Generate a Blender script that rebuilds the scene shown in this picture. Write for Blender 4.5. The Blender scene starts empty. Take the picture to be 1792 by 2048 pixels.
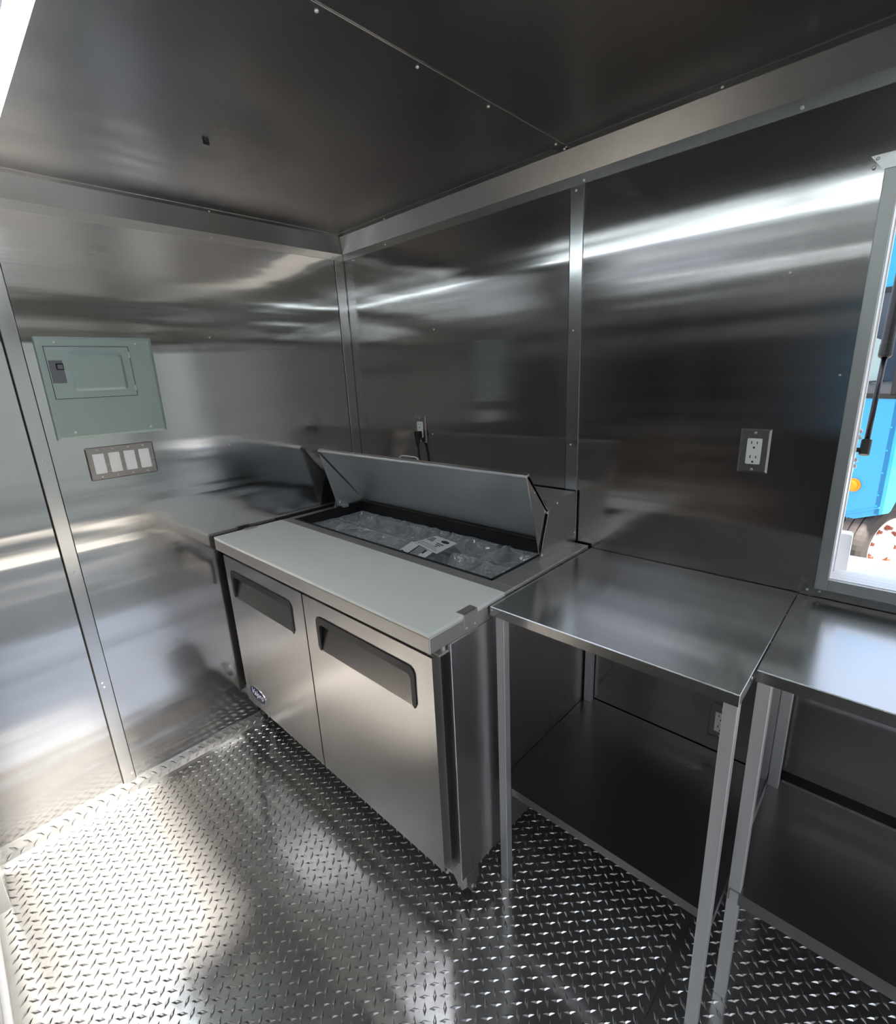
import bpy, bmesh, math, random
from mathutils import Vector, Matrix, noise

S = bpy.context.scene
C = S.collection
rnd = random.Random(7)

# ------------------------------------------------------------------ camera
F_PX = 978.35
CAM = Vector((2.0003, -1.4714, 1.5042))
YAW, PITCH, ROLL = 0.7663, 0.2719, -0.0472
fw = Vector((-math.sin(YAW) * math.cos(PITCH), math.cos(YAW) * math.cos(PITCH), -math.sin(PITCH)))
r0 = fw.cross(Vector((0, 0, 1))).normalized()
u0 = r0.cross(fw)
cr = r0 * math.cos(ROLL) + u0 * math.sin(ROLL)
cu = -r0 * math.sin(ROLL) + u0 * math.cos(ROLL)
cam_d = bpy.data.cameras.new('camera')
cam = bpy.data.objects.new('camera', cam_d)
C.objects.link(cam)
cam.matrix_world = Matrix(((cr.x, cu.x, -fw.x, CAM.x), (cr.y, cu.y, -fw.y, CAM.y), (cr.z, cu.z, -fw.z, CAM.z), (0, 0, 0, 1)))
cam_d.sensor_fit = 'HORIZONTAL'
cam_d.sensor_width = 36
cam_d.lens = F_PX / 1792 * 36
cam_d.clip_start = 0.02
S.camera = cam

# ------------------------------------------------------------------ world, sun, exposure
SUN_EL, SUN_AZ = math.radians(80), math.radians(-10)      # azimuth measured from +X towards +Y
W = bpy.data.worlds.new('world')
S.world = W
W.use_nodes = True
wn = W.node_tree
sky = wn.nodes.new('ShaderNodeTexSky')
sky.sky_type = 'NISHITA'
sky.sun_disc = False
sky.sun_elevation = SUN_EL
sky.sun_rotation = math.pi / 2 - SUN_AZ
sky.dust_density = 4.0
hs_ = wn.nodes.new('ShaderNodeHueSaturation')
hs_.inputs['Saturation'].default_value = 0.6
wn.links.new(sky.outputs[0], hs_.inputs['Color'])
wn.links.new(hs_.outputs[0], wn.nodes['Background'].inputs[0])
wn.nodes['Background'].inputs[1].default_value = 0.45
sun_d = bpy.data.lights.new('sun', 'SUN')
sun_d.energy = 42.0
sun_d.angle = math.radians(5)
sun_d.color = (1.0, 0.94, 0.86)
sun = bpy.data.objects.new('sun', sun_d)
C.objects.link(sun)
sd = Vector((math.cos(SUN_EL) * math.cos(SUN_AZ), math.cos(SUN_EL) * math.sin(SUN_AZ), math.sin(SUN_EL)))
sun.rotation_euler = sd.to_track_quat('Z', 'Y').to_euler()
sun.location = (8, 0, 6)
LED = 11.0
S.view_settings.view_transform = 'Standard'
S.view_settings.look = 'None'
S.view_settings.gamma = 1.0
S.view_settings.use_curve_mapping = False
S.view_settings.exposure = 0.25
cy = S.cycles
cy.max_bounces = 12
cy.diffuse_bounces = 4
cy.glossy_bounces = 8
cy.transmission_bounces = 6
cy.transparent_max_bounces = 16
cy.sample_clamp_indirect = 6.0
cy.blur_glossy = 0.4
cy.caustics_refractive = False
cy.use_denoising = True


# ------------------------------------------------------------------ materials
def new_mat(name):
    m = bpy.data.materials.new(name)
    m.use_nodes = True
    return m, m.node_tree, m.node_tree.nodes['Principled BSDF']


def plain(name, col, rough=0.5, metal=0.0, **kw):
    m, t, b = new_mat(name)
    b.inputs['Base Color'].default_value = (*col, 1)
    b.inputs['Roughness'].default_value = rough
    b.inputs['Metallic'].default_value = metal
    for k, v in kw.items():
        b.inputs[k].default_value = v
    return m


def N(t, kind, **kw):
    n = t.nodes.new(kind)
    for k, v in kw.items():
        setattr(n, k, v)
    return n


def steel(name, col=(0.55, 0.55, 0.55), rough=0.24, aniso=0.75, tangent=(1, 0, 0), wave=(1.1, 1.1, 5.0), wave_amt=0.0,
          grain=(1.5, 1.5, 260.0), grain_amt=0.06, smudge=0.06, dirt=0.0, gcol=0.05):
    """brushed sheet metal: anisotropic gloss, a slow oil-can wave of the sheet, fine brush lines"""
    m, t, b = new_mat(name)
    L = t.links.new
    geo = N(t, 'ShaderNodeNewGeometry')
    mp = N(t, 'ShaderNodeMapping')
    mp.inputs['Scale'].default_value = grain
    L(geo.outputs['Position'], mp.inputs[0])
    gn = N(t, 'ShaderNodeTexNoise')
    gn.inputs['Scale'].default_value = 1.0
    gn.inputs['Detail'].default_value = 3
    L(mp.outputs[0], gn.inputs['Vector'])
    sm = N(t, 'ShaderNodeTexNoise')
    sm.inputs['Scale'].default_value = 3.2
    sm.inputs['Detail'].default_value = 4
    L(geo.outputs['Position'], sm.inputs['Vector'])
    # roughness
    ra = N(t, 'ShaderNodeMath', operation='MULTIPLY_ADD')
    L(gn.outputs['Fac'], ra.inputs[0])
    ra.inputs[1].default_value = grain_amt
    ra.inputs[2].default_value = rough - grain_amt * 0.5
    rb = N(t, 'ShaderNodeMath', operation='MULTIPLY_ADD')
    L(sm.outputs['Fac'], rb.inputs[0])
    rb.inputs[1].default_value = smudge
    L(ra.outputs[0], rb.inputs[2])
    L(rb.outputs[0], b.inputs['Roughness'])
    # colour
    mx = N(t, 'ShaderNodeMix', data_type='RGBA')
    L(gn.outputs['Fac'], mx.inputs[0])
    mx.inputs[6].default_value = (*[c * (1 - gcol) for c in col], 1)
    mx.inputs[7].default_value = (*[min(1, c * (1 + gcol)) for c in col], 1)
    out = mx.outputs[2]
    if dirt:
        dn = N(t, 'ShaderNodeTexNoise')
        dn.inputs['Scale'].default_value = 14
        dn.inputs['Detail'].default_value = 6
        L(geo.outputs['Position'], dn.inputs['Vector'])
        rp = N(t, 'ShaderNodeMapRange')
        L(dn.outputs['Fac'], rp.inputs[0])
        rp.inputs[1].default_value = 0.62
        rp.inputs[2].default_value = 0.78
        rp.inputs[4].default_value = dirt
        m2 = N(t, 'ShaderNodeMix', data_type='RGBA')
        L(rp.outputs[0], m2.inputs[0])
        L(out, m2.inputs[6])
        m2.inputs[7].default_value = (col[0] * 0.45, col[1] * 0.42, col[2] * 0.4, 1)
        out = m2.outputs[2]
    L(out, b.inputs['Base Color'])
    b.inputs['Metallic'].default_value = 1.0
    b.inputs['Anisotropic'].default_value = aniso
    tv = N(t, 'ShaderNodeCombineXYZ')
    for i in range(3):
        tv.inputs[i].default_value = tangent[i]
    L(tv.outputs[0], b.inputs['Tangent'])
    if wave_amt:
        mw = N(t, 'ShaderNodeMapping')
        mw.inputs['Scale'].default_value = wave
        L(geo.outputs['Position'], mw.inputs[0])
        w1 = N(t, 'ShaderNodeTexNoise')
        w1.inputs['Scale'].default_value = 1.0
        w1.inputs['Detail'].default_value = 2.5
        w1.inputs['Roughness'].default_value = 0.28
        L(mw.outputs[0], w1.inputs['Vector'])
        bp = N(t, 'ShaderNodeBump')
        bp.inputs['Strength'].default_value = 1.0
        bp.inputs['Distance'].default_value = wave_amt
        L(w1.outputs['Fac'], bp.inputs['Height'])
        L(bp.outputs[0], b.inputs['Normal'])
    return m


M = {}
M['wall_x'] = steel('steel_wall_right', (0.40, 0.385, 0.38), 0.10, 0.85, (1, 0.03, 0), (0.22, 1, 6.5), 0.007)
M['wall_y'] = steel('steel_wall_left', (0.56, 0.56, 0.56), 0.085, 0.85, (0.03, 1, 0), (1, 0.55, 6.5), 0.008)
M['ceil'] = steel('steel_ceiling', (0.40, 0.395, 0.39), 0.23, 0.3, (1, 0, 0), (1.2, 1.0, 1), 0.004, (6, 1, 1), 0.0, gcol=0.01)
M['trim'] = steel('steel_trim', (0.55, 0.55, 0.54), 0.22, 0.0, grain=(2, 2, 2), grain_amt=0.02, smudge=0.03)
M['strip'] = steel('steel_strip', (0.56, 0.56, 0.56), 0.16, 0.3, (1, 1, 0), grain=(30, 30, 2))
M['door'] = steel('steel_fridge_door', (0.56, 0.545, 0.53), 0.24, 0.75, (1, 0.1, 0), (1.2, 1, 1.6), 0.0025, (60, 1, 0.6), 0.0, smudge=0.03, gcol=0.02)
M['fridge'] = steel('steel_fridge', (0.66, 0.65, 0.65), 0.26, 0.0, grain=(300, 300, 2), dirt=0.08)
M['ctop'] = steel('steel_counter', (0.68, 0.66, 0.64), 0.42, 0.0, grain=(2, 300, 300))
M['lid'] = steel('aluminium_lid', (0.78, 0.80, 0.81), 0.42, 0.0, (1, 0, 0), grain=(20, 20, 20), smudge=0.1)
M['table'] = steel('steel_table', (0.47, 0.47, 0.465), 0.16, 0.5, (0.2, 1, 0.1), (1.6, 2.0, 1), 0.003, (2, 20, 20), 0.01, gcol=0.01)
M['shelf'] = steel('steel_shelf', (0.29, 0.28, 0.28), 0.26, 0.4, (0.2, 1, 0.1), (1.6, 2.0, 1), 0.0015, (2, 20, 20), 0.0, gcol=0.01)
M['leg'] = steel('aluminium_leg', (0.86, 0.87, 0.89), 0.5, 0.0, grain=(60, 60, 4), smudge=0.12)
M['frame'] = steel('aluminium_frame', (0.50, 0.51, 0.50), 0.45, 0.0, grain=(60, 60, 4), smudge=0.1)
M['screw'] = plain('screw_zinc', (0.66, 0.66, 0.64), 0.33, 0.6)
M['plate_dark'] = steel('steel_switch_plate', (0.36, 0.33, 0.315), 0.24, 0.0, grain=(2, 2, 60), gcol=0.02)
M['plate'] = steel('steel_outlet_plate', (0.42, 0.40, 0.39), 0.28, 0.3, (1, 0, 0), grain=(2, 2, 300))
M['white'] = plain('white_plastic', (0.90, 0.91, 0.90), 0.35)
M['black'] = plain('black_plastic', (0.012, 0.012, 0.014), 0.42)
M['rubber'] = plain('black_rubber', (0.010, 0.010, 0.011), 0.55)
M['dark'] = plain('dark_slot', (0.004, 0.004, 0.004), 0.8)
M['blue'] = plain('badge_blue', (0.006, 0.009, 0.075), 0.6)
M['letter'] = plain('badge_letter', (0.80, 0.82, 0.86), 0.5)
M['chrome'] = plain('chrome', (0.78, 0.78, 0.78), 0.12, 1.0)
M['grey_plastic'] = plain('grey_latch', (0.13, 0.135, 0.15), 0.4)
M['paper'] = plain('paper', (0.78, 0.78, 0.77), 0.8)
M['ink'] = plain('ink', (0.05, 0.05, 0.06), 0.8)
M['ink_grey'] = plain('ink_grey', (0.30, 0.30, 0.30), 0.8)
M['white_paint'] = plain('white_paint', (0.85, 0.85, 0.86), 0.35)
M['end_white'] = plain('end_wall_paint', (0.72, 0.71, 0.69), 0.5)
M['wall_front'] = steel('steel_wall_front', (0.47, 0.455, 0.445), 0.22, 0.5, (1, 0.03, 0), (0.6, 1, 6.0), 0.006)
M['added_wall'] = plain('added_wall_paint', (0.30, 0.32, 0.29), 0.8)
M['black_metal'] = plain('black_metal', (0.05, 0.05, 0.06), 0.3, 1.0)
M['orange'] = plain('orange_lens', (0.95, 0.32, 0.01), 0.25)
M['rim'] = plain('rim_paint', (0.85, 0.83, 0.82), 0.4)
M['rust'] = plain('rusty_nut', (0.30, 0.09, 0.05), 0.7)
M['glassdark'] = plain('windshield_glass', (0.03, 0.05, 0.08), 0.05, **{'Specular IOR Level': 0.9})
M['seat'] = plain('dash_grey', (0.30, 0.42, 0.42), 0.6)

m, t, b = new_mat('cutting_board_poly')
nz = N(t, 'ShaderNodeTexNoise')
nz.inputs['Scale'].default_value = 9
nz.inputs['Detail'].default_value = 4
geo = N(t, 'ShaderNodeNewGeometry')
t.links.new(geo.outputs['Position'], nz.inputs['Vector'])
mx = N(t, 'ShaderNodeMix', data_type='RGBA')
t.links.new(nz.outputs['Fac'], mx.inputs[0])
mx.inputs[6].default_value = (0.84, 0.87, 0.83, 1)
mx.inputs[7].default_value = (0.89, 0.92, 0.88, 1)
t.links.new(mx.outputs[2], b.inputs['Base Color'])
b.inputs['Roughness'].default_value = 0.45
M['board'] = m

m, t, b = new_mat('breaker_panel_paint')
b.inputs['Base Color'].default_value = (0.31, 0.385, 0.36, 1)
b.inputs['Roughness'].default_value = 0.45
nz = N(t, 'ShaderNodeTexNoise')
nz.inputs['Scale'].default_value = 500
bp = N(t, 'ShaderNodeBump')
bp.inputs['Strength'].default_value = 0.15
bp.inputs['Distance'].default_value = 0.001
t.links.new(nz.outputs['Fac'], bp.inputs['Height'])
t.links.new(bp.outputs[0], b.inputs['Normal'])
M['green'] = m

# diamond-plate: polished flats with rolled mottling
m, t, b = new_mat('diamond_plate')
L = t.links.new
geo = N(t, 'ShaderNodeNewGeometry')
n1 = N(t, 'ShaderNodeTexNoise')
n1.inputs['Scale'].default_value = 16
n1.inputs['Detail'].default_value = 1
L(geo.outputs['Position'], n1.inputs['Vector'])
n2 = N(t, 'ShaderNodeTexNoise')
n2.inputs['Scale'].default_value = 5
n2.inputs['Detail'].default_value = 5
L(geo.outputs['Position'], n2.inputs['Vector'])
mr = N(t, 'ShaderNodeMapRange')
L(n2.outputs['Fac'], mr.inputs[0])
mr.inputs[1].default_value = 0.35
mr.inputs[2].default_value = 0.7
mr.inputs[3].default_value = 0.12
mr.inputs[4].default_value = 0.20
L(mr.outputs[0], b.inputs['Roughness'])
b.inputs['Base Color'].default_value = (0.62, 0.615, 0.60, 1)
b.inputs['Metallic'].default_value = 1.0
bp = N(t, 'ShaderNodeBump')
bp.inputs['Strength'].default_value = 1.0
bp.inputs['Distance'].default_value = 0.0007
L(n1.outputs['Fac'], bp.inputs['Height'])
L(bp.outputs[0], b.inputs['Normal'])
df = N(t, 'ShaderNodeBsdfDiffuse')
df.inputs[0].default_value = (0.55, 0.54, 0.52, 1)
mxs = N(t, 'ShaderNodeMixShader')
mxs.inputs[0].default_value = 0.14
L(b.outputs[0], mxs.inputs[1])
L(df.outputs[0], mxs.inputs[2])
L(mxs.outputs[0], t.nodes['Material Output'].inputs[0])
M['plate_floor'] = m
M['lug'] = plain('diamond_plate_lug', (0.66, 0.655, 0.64), 0.22, 1.0)

# clear plastics: thin sheets that let most light straight through
def film(name, alpha, rough, tint=(0.9, 0.93, 0.95), haze=0.35):
    m = bpy.data.materials.new(name)
    m.use_nodes = True
    t = m.node_tree
    t.nodes.clear()
    o = N(t, 'ShaderNodeOutputMaterial')
    tr = N(t, 'ShaderNodeBsdfTransparent')
    tr.inputs[0].default_value = (*tint, 1)
    gl = N(t, 'ShaderNodeBsdfGlossy')
    gl.inputs['Roughness'].default_value = rough
    gl.inputs[0].default_value = (0.9, 0.9, 0.9, 1)
    df = N(t, 'ShaderNodeBsdfDiffuse')
    df.inputs[0].default_value = (0.88, 0.90, 0.93, 1)
    m1 = N(t, 'ShaderNodeMixShader')
    m1.inputs[0].default_value = haze
    t.links.new(gl.outputs[0], m1.inputs[1])
    t.links.new(df.outputs[0], m1.inputs[2])
    lw = N(t, 'ShaderNodeLayerWeight')
    lw.inputs[0].default_value = 0.35
    ma = N(t, 'ShaderNodeMath', operation='MULTIPLY_ADD')
    t.links.new(lw.outputs['Facing'], ma.inputs[0])
    ma.inputs[1].default_value = 0.45
    ma.inputs[2].default_value = alpha
    m2 = N(t, 'ShaderNodeMixShader')
    t.links.new(ma.outputs[0], m2.inputs[0])
    t.links.new(tr.outputs[0], m2.inputs[1])
    t.links.new(m1.outputs[0], m2.inputs[2])
    t.links.new(m2.outputs[0], o.inputs[0])
    return m


M['film'] = film('plastic_film', 0.25, 0.14, haze=0.6)
M['pan'] = film('clear_pan', 0.24, 0.10, haze=0.5)

m, t, b = new_mat('led_diffuser')
b.inputs['Base Color'].default_value = (0.9, 0.9, 0.9, 1)
b.inputs['Emission Color'].default_value = (0.82, 0.95, 1.0, 1)
b.inputs['Emission Strength'].default_value = LED
M['led'] = m

m, t, b = new_mat('truck_paint')
b.inputs['Base Color'].default_value = (0.022, 0.33, 0.66, 1)
b.inputs['Roughness'].default_value = 0.35
b.inputs['Coat Weight'].default_value = 0.3
M['truck'] = m

m, t, b = new_mat('tire_rubber')
b.inputs['Base Color'].default_value = (0.055, 0.048, 0.045, 1)
b.inputs['Roughness'].default_value = 0.85
M['tire'] = m

m, t, b = new_mat('yard_ground')
nz = N(t, 'ShaderNodeTexNoise')
nz.inputs['Scale'].default_value = 3
nz.inputs['Detail'].default_value = 8
mx = N(t, 'ShaderNodeMix', data_type='RGBA')
t.links.new(nz.outputs['Fac'], mx.inputs[0])
mx.inputs[6].default_value = (0.085, 0.082, 0.077, 1)
mx.inputs[7].default_value = (0.125, 0.12, 0.11, 1)
t.links.new(mx.outputs[2], b.inputs['Base Color'])
b.inputs['Roughness'].default_value = 0.9
M['ground'] = m


# ------------------------------------------------------------------ mesh helpers
class MB:
    def __init__(self):
        self.bm = bmesh.new()

    def box(self, x0, x1, y0, y1, z0, z1):
        v = [self.bm.verts.new(p) for p in ((x0, y0, z0), (x1, y0, z0), (x1, y1, z0), (x0, y1, z0), (x0, y0, z1), (x1, y0, z1), (x1, y1, z1), (x0, y1, z1))]
        for f in ((0, 3, 2, 1), (4, 5, 6, 7), (0, 1, 5, 4), (1, 2, 6, 5), (2, 3, 7, 6), (3, 0, 4, 7)):
            self.bm.faces.new([v[i] for i in f])
        return self

    def face(self, *pts):
        self.bm.faces.new([self.bm.verts.new(p) for p in pts])
        return self

    def prism(self, pts, d):
        """closed polygon pts (3-D) extruded by vector d"""
        a = [self.bm.verts.new(p) for p in pts]
        b = [self.bm.verts.new(Vector(p) + Vector(d)) for p in pts]
        n = len(a)
        self.bm.faces.new(a)
        self.bm.faces.new(b[::-1])
        for i in range(n):
            self.bm.faces.new((a[i], b[i], b[(i + 1) % n], a[(i + 1) % n]))
        return self

    def cyl(self, p, q, r, n=16, r2=None, caps=True):
        p, q = Vector(p), Vector(q)
        d = (q - p).normalized()
        a = d.orthogonal().normalized()
        b = d.cross(a)
        r2 = r if r2 is None else r2
        A, B = [], []
        for i in range(n):
            w = 2 * math.pi * i / n
            e = a * math.cos(w) + b * math.sin(w)
            A.append(self.bm.verts.new(p + e * r))
            B.append(self.bm.verts.new(q + e * r2))
        for i in range(n):
            self.bm.faces.new((A[i], A[(i + 1) % n], B[(i + 1) % n], B[i]))
        if caps:
            self.bm.faces.new(A[::-1])
            self.bm.faces.new(B)
        return self

    def tube(self, pts, r, n=10):
        pts = [Vector(p) for p in pts]
        rings = []
        up = None
        for i, p in enumerate(pts):
            d = (pts[min(i + 1, len(pts) - 1)] - pts[max(i - 1, 0)]).normalized()
            a = d.orthogonal().normalized() if up is None else (up - d * up.dot(d)).normalized()
            up = a
            b = d.cross(a)
            rr = r[i] if isinstance(r, (list, tuple)) else r
            rings.append([self.bm.verts.new(p + (a * math.cos(2 * math.pi * k / n) + b * math.sin(2 * math.pi * k / n)) * rr) for k in range(n)])
        for A, B in zip(rings, rings[1:]):
            for k in range(n):
                self.bm.faces.new((A[k], A[(k + 1) % n], B[(k + 1) % n], B[k]))
        self.bm.faces.new(rings[0][::-1])
        self.bm.faces.new(rings[-1])
        return self

    def lathe(self, c, axis, prof, n=32, ref=None, caps=True):
        """prof: list of (radius, offset along axis)"""
        c, axis = Vector(c), Vector(axis).normalized()
        a = axis.orthogonal().normalized() if ref is None else Vector(ref)
        b = axis.cross(a)
        rings = []
        for (r, h) in prof:
            rings.append([self.bm.verts.new(c + axis * h + (a * math.cos(2 * math.pi * k / n) + b * math.sin(2 * math.pi * k / n)) * r) for k in range(n)])
        for A, B in zip(rings, rings[1:]):
            for k in range(n):
                self.bm.faces.new((A[k], A[(k + 1) % n], B[(k + 1) % n], B[k]))
        if caps:
            self.bm.faces.new(rings[0][::-1])
            self.bm.faces.new(rings[-1])
        return self

    def build(self, name, mat, parent=None, bevel=0.0, seg=2, smooth=False, weld=False, clean=True):
        bm = self.bm
        if weld:
            bmesh.ops.remove_doubles(bm, verts=bm.verts, dist=1e-5)
        if clean:
            bmesh.ops.recalc_face_normals(bm, faces=bm.faces)
        if bevel:
            es = [e for e in bm.edges if len(e.link_faces) == 2 and e.calc_face_angle(0) > 0.5]
            bmesh.ops.bevel(bm, geom=es, offset=bevel, segments=seg, affect='EDGES', profile=0.5)
        me = bpy.data.meshes.new(name)
        off = Vector((0, 0, 0))
        if parent is not None:
            off = world_loc(parent)
        else:
            zs = [v.co for v in bm.verts]
            off = Vector(((min(v.x for v in zs) + max(v.x for v in zs)) / 2, (min(v.y for v in zs) + max(v.y for v in zs)) / 2, min(v.z for v in zs)))
        bmesh.ops.translate(bm, verts=bm.verts, vec=-off)
        bm.to_mesh(me)
        bm.free()
        if smooth:
            for p in me.polygons:
                p.use_smooth = True
        me.materials.append(mat)
        o = bpy.data.objects.new(name, me)
        C.objects.link(o)
        if parent is not None:
            o.parent = parent
        else:
            o.location = off
        return o


def world_loc(o):
    v = Vector((0, 0, 0))
    while o is not None:
        v += o.location
        o = o.parent
    return v


def tag(o, label, cat, group=None):
    o['label'] = label
    o['category'] = cat
    if group:
        o['group'] = group
    return o


def thing(name, loc, label, cat, group=None):
    o = bpy.data.objects.new(name, None)
    o.empty_display_size = 0.05
    C.objects.link(o)
    o.location = loc
    return tag(o, label, cat, group)


def structure(o):
    o['kind'] = 'structure'
    return o


def link_mesh(name, me, parent, loc, rot=None):
    """a part that shares mesh data; loc in world space"""
    o = bpy.data.objects.new(name, me)
    C.objects.link(o)
    o.parent = parent
    o.location = Vector(loc) - world_loc(parent)
    if rot is not None:
        o.rotation_euler = rot
    return o


def arc(cx, cz, r, a0, a1, n=6):
    return [(cx + r * math.cos(math.radians(a0 + (a1 - a0) * i / n)), cz + r * math.sin(math.radians(a0 + (a1 - a0) * i / n))) for i in range(n + 1)]


def rrect(x0, x1, z0, z1, r, n=4):
    return arc(x1 - r, z0 + r, r, -90, 0, n) + arc(x1 - r, z1 - r, r, 0, 90, n) + arc(x0 + r, z1 - r, r, 90, 180, n) + arc(x0 + r, z0 + r, r, 180, 270, n)


# pan-head screw, axis +Z, shared by every screw
mb = MB()
mb.lathe((0, 0, 0), (0, 0, 1), [(1.0, 0.0), (1.0, 0.18), (0.82, 0.5), (0.45, 0.66), (0.12, 0.66), (0.1, 0.45)], 12)
bm = mb.bm
bmesh.ops.recalc_face_normals(bm, faces=bm.faces)
SCREW = bpy.data.meshes.new('screw')
bm.to_mesh(SCREW)
bm.free()
SCREW.materials.append(M['screw'])
ROT = {'+x': (0, math.pi / 2, 0), '-y': (math.pi / 2, 0, 0), '-z': (math.pi, 0, 0), '+z': (0, 0, 0), '+y': (-math.pi / 2, 0, 0)}


def screw(parent, loc, axis, r=0.004, name='screw'):
    o = link_mesh(name, SCREW, parent, loc, ROT[axis])
    o.scale = (r * 0.88, r * 0.88, r * 0.88)
    return o


# ------------------------------------------------------------------ floor: diamond plate
XE, YW = 3.6, -1.66          # inside length and width of the trailer
ZC = 2.108                   # ceiling height
floor = structure(MB().box(-0.03, 1.7455, YW - 0.06, 0.03, -0.05, 0).box(1.7475, XE, YW - 0.06, 0.03, -0.05, 0).box(1.7455, 1.7475, YW - 0.06, 0.03, -0.05, -0.003).build('floor', M['plate_floor']))
PITCH_L = 0.0357


def lug_mesh(name, ang, L=0.0305, wd=0.0047, h=0.0026):
    me = bpy.data.meshes.new(name)
    ca, sa = math.cos(ang), math.sin(ang)
    base = [(-L / 2, 0, 0), (0, -wd, 0), (L / 2, 0, 0), (0, wd, 0), (-L * 0.20, 0, h), (L * 0.20, 0, h), (0, -wd * 0.35, h), (0, wd * 0.35, h)]
    vs = [(x * ca - y * sa, x * sa + y * ca, z) for x, y, z in base]
    fs = [(0, 1, 6, 4), (1, 2, 5, 6), (2, 3, 7, 5), (3, 0, 4, 7), (4, 6, 5, 7)]
    me.from_pydata(vs, [], fs)
    me.materials.append(M['lug'])
    return me, vs, fs


LUG = [lug_mesh('tread_lug', math.radians(45)), lug_mesh('tread_lug', math.radians(-45))]
lugs = []
ox, oy = 1.5342 % PITCH_L, -0.6465
j0 = int((YW + 0.01 - oy) / PITCH_L)
for i in range(-1, int(XE / PITCH_L) + 1):
    for j in range(j0, int((0 - oy) / PITCH_L) + 2):
        for k in (0, 1):
            x = ox + (i + 0.5 * k) * PITCH_L
            y = oy + (j + 0.5 * k) * PITCH_L
            if 0.03 < x < XE - 0.02 and YW + 0.015 < y < -0.02 and abs(x - 1.7465) > 0.006:
                lugs.append((x, y, k))


def in_frame(p):
    d = Vector(p) - CAM
    c = d.dot(fw)
    if c < 0.1:
        return None
    px, py = 896 + F_PX * d.dot(cr) / c, 1024 - F_PX * d.dot(cu) / c
    return c if 0 < px < 1792 and 0 < py < 2048 else None


ranked = []
for l in lugs:
    c = in_frame((l[0], l[1], 0))
    under = (l[1] > -0.5 and l[0] > 1.3) or (l[1] > -0.68 and l[0] < 1.26)
    ranked.append((c if c and not under else 99, l))
ranked.sort(key=lambda a: a[0])
near = ranked[:300]
for _, (x, y, k) in near:
    link_mesh('tread_lug', LUG[k][0], floor, (x, y, 0))
vs, fs = [], []
for _, (x, y, k) in ranked[300:]:
    n0 = len(vs)
    vs += [(a + x, b_ + y, c) for a, b_, c in LUG[k][1]]
    fs += [tuple(q + n0 for q in f) for f in LUG[k][2]]
me = bpy.data.meshes.new('tread_pattern')
fl = world_loc(floor)
me.from_pydata([tuple(Vector(v) - fl) for v in vs], [], fs)
me.materials.append(M['lug'])
o = bpy.data.objects.new('tread_pattern', me)
C.objects.link(o)
o.parent = floor
o['kind'] = 'stuff'
for p in ((1.7400, -0.4813), (1.757, -0.4785), (0.5302, -1.2749), (0.556, -0.94)):
    screw(floor, (p[0], p[1], 0), '+z', 0.004, 'floor_screw')

# ------------------------------------------------------------------ walls
wall_left = structure(MB().box(-0.05, -0.004, YW - 0.06, 0.05, -0.05, ZC + 0.05).build('wall_left', M['fridge']))
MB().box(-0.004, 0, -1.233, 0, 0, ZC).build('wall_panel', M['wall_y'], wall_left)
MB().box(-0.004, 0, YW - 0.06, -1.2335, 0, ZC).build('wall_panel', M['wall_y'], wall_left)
sp = MB().box(0, 0.006, -1.2535, -1.2135, 0.045, ZC - 0.06).build('seam_strip', M['strip'], wall_left, 0.0015)
MB().box(0, 0.0012, -1.2575, -1.2535, 0.045, ZC - 0.06).box(0, 0.0012, -1.2135, -1.2115, 0.045, ZC - 0.06).build('seam_gap', M['dark'], wall_left)
for y, z in ((-1.2368, 1.3014), (-1.2309, 1.2698), (-1.2327, 0.9225), (-1.2382, 0.4923), (-1.2356, 0.4742), (-1.222, 0.085)):
    screw(sp, (0.006, y, z), '+x', 0.0038)
sp = MB().box(0, 0.003, -0.0495, -0.0035, 0.05, 2.021).build('corner_strip', M['strip'], wall_left, 0.0012)
MB().box(0, 0.0008, -0.0515, -0.0495, 0.05, 2.021).build('seam_gap', M['dark'], wall_left)
for y, z in ((-0.6519, 1.684), (-0.6437, 1.2745), (-1.205, 1.652), (-1.03, 1.335)):
    screw(wall_left, (0, y, z), '+x', 0.0038)

# right wall with the serving window (opening x 1.902..3.10, z .972..1.825)
WX0, WX1, WZ0, WZ1 = 1.902, 3.10, 0.9725, 1.826


def holed(mb, x0, x1, y0, y1):
    mb.box(x0, WX0, y0, y1, 0, ZC).box(WX1, x1, y0, y1, 0, ZC).box(WX0, WX1, y0, y1, 0, WZ0).box(WX0, WX1, y0, y1, WZ1, ZC)
    return mb


wall_right = structure(holed(MB(), -0.05, XE, 0.004, 0.05).build('wall_right', M['white_paint']))
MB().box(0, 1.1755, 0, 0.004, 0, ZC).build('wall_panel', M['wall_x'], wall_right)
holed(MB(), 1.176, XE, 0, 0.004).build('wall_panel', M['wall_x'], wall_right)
sp = MB().box(1.153, 1.196, -0.0025, 0, 0.04, 2.0215).build('seam_strip', M['strip'], wall_right, 0.001)
MB().box(1.1505, 1.153, -0.0006, 0, 0.04, 2.0215).build('seam_gap', M['dark'], wall_right)
MB().box(1.190, 1.196, -0.0040, -0.0025, 0.04, 2.0215).build('seam_bead', M['strip'], sp)
for x, z in ((1.1707, 1.6227), (1.1707, 1.2627), (1.171, 2.010)):
    screw(sp, (x, -0.0025, z), '-y', 0.0038)
for x, z in ((0.5546, 1.682), (1.7329, 1.700), (1.8574, 1.4641), (0.515, 1.268)):
    screw(wall_right, (x, 0, z), '-y', 0.0042)
MB().box(1.849, 1.8785, -0.002, 0, 0.914, 1.899).build('trim_strip', M['wall_x'], wall_right)

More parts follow.
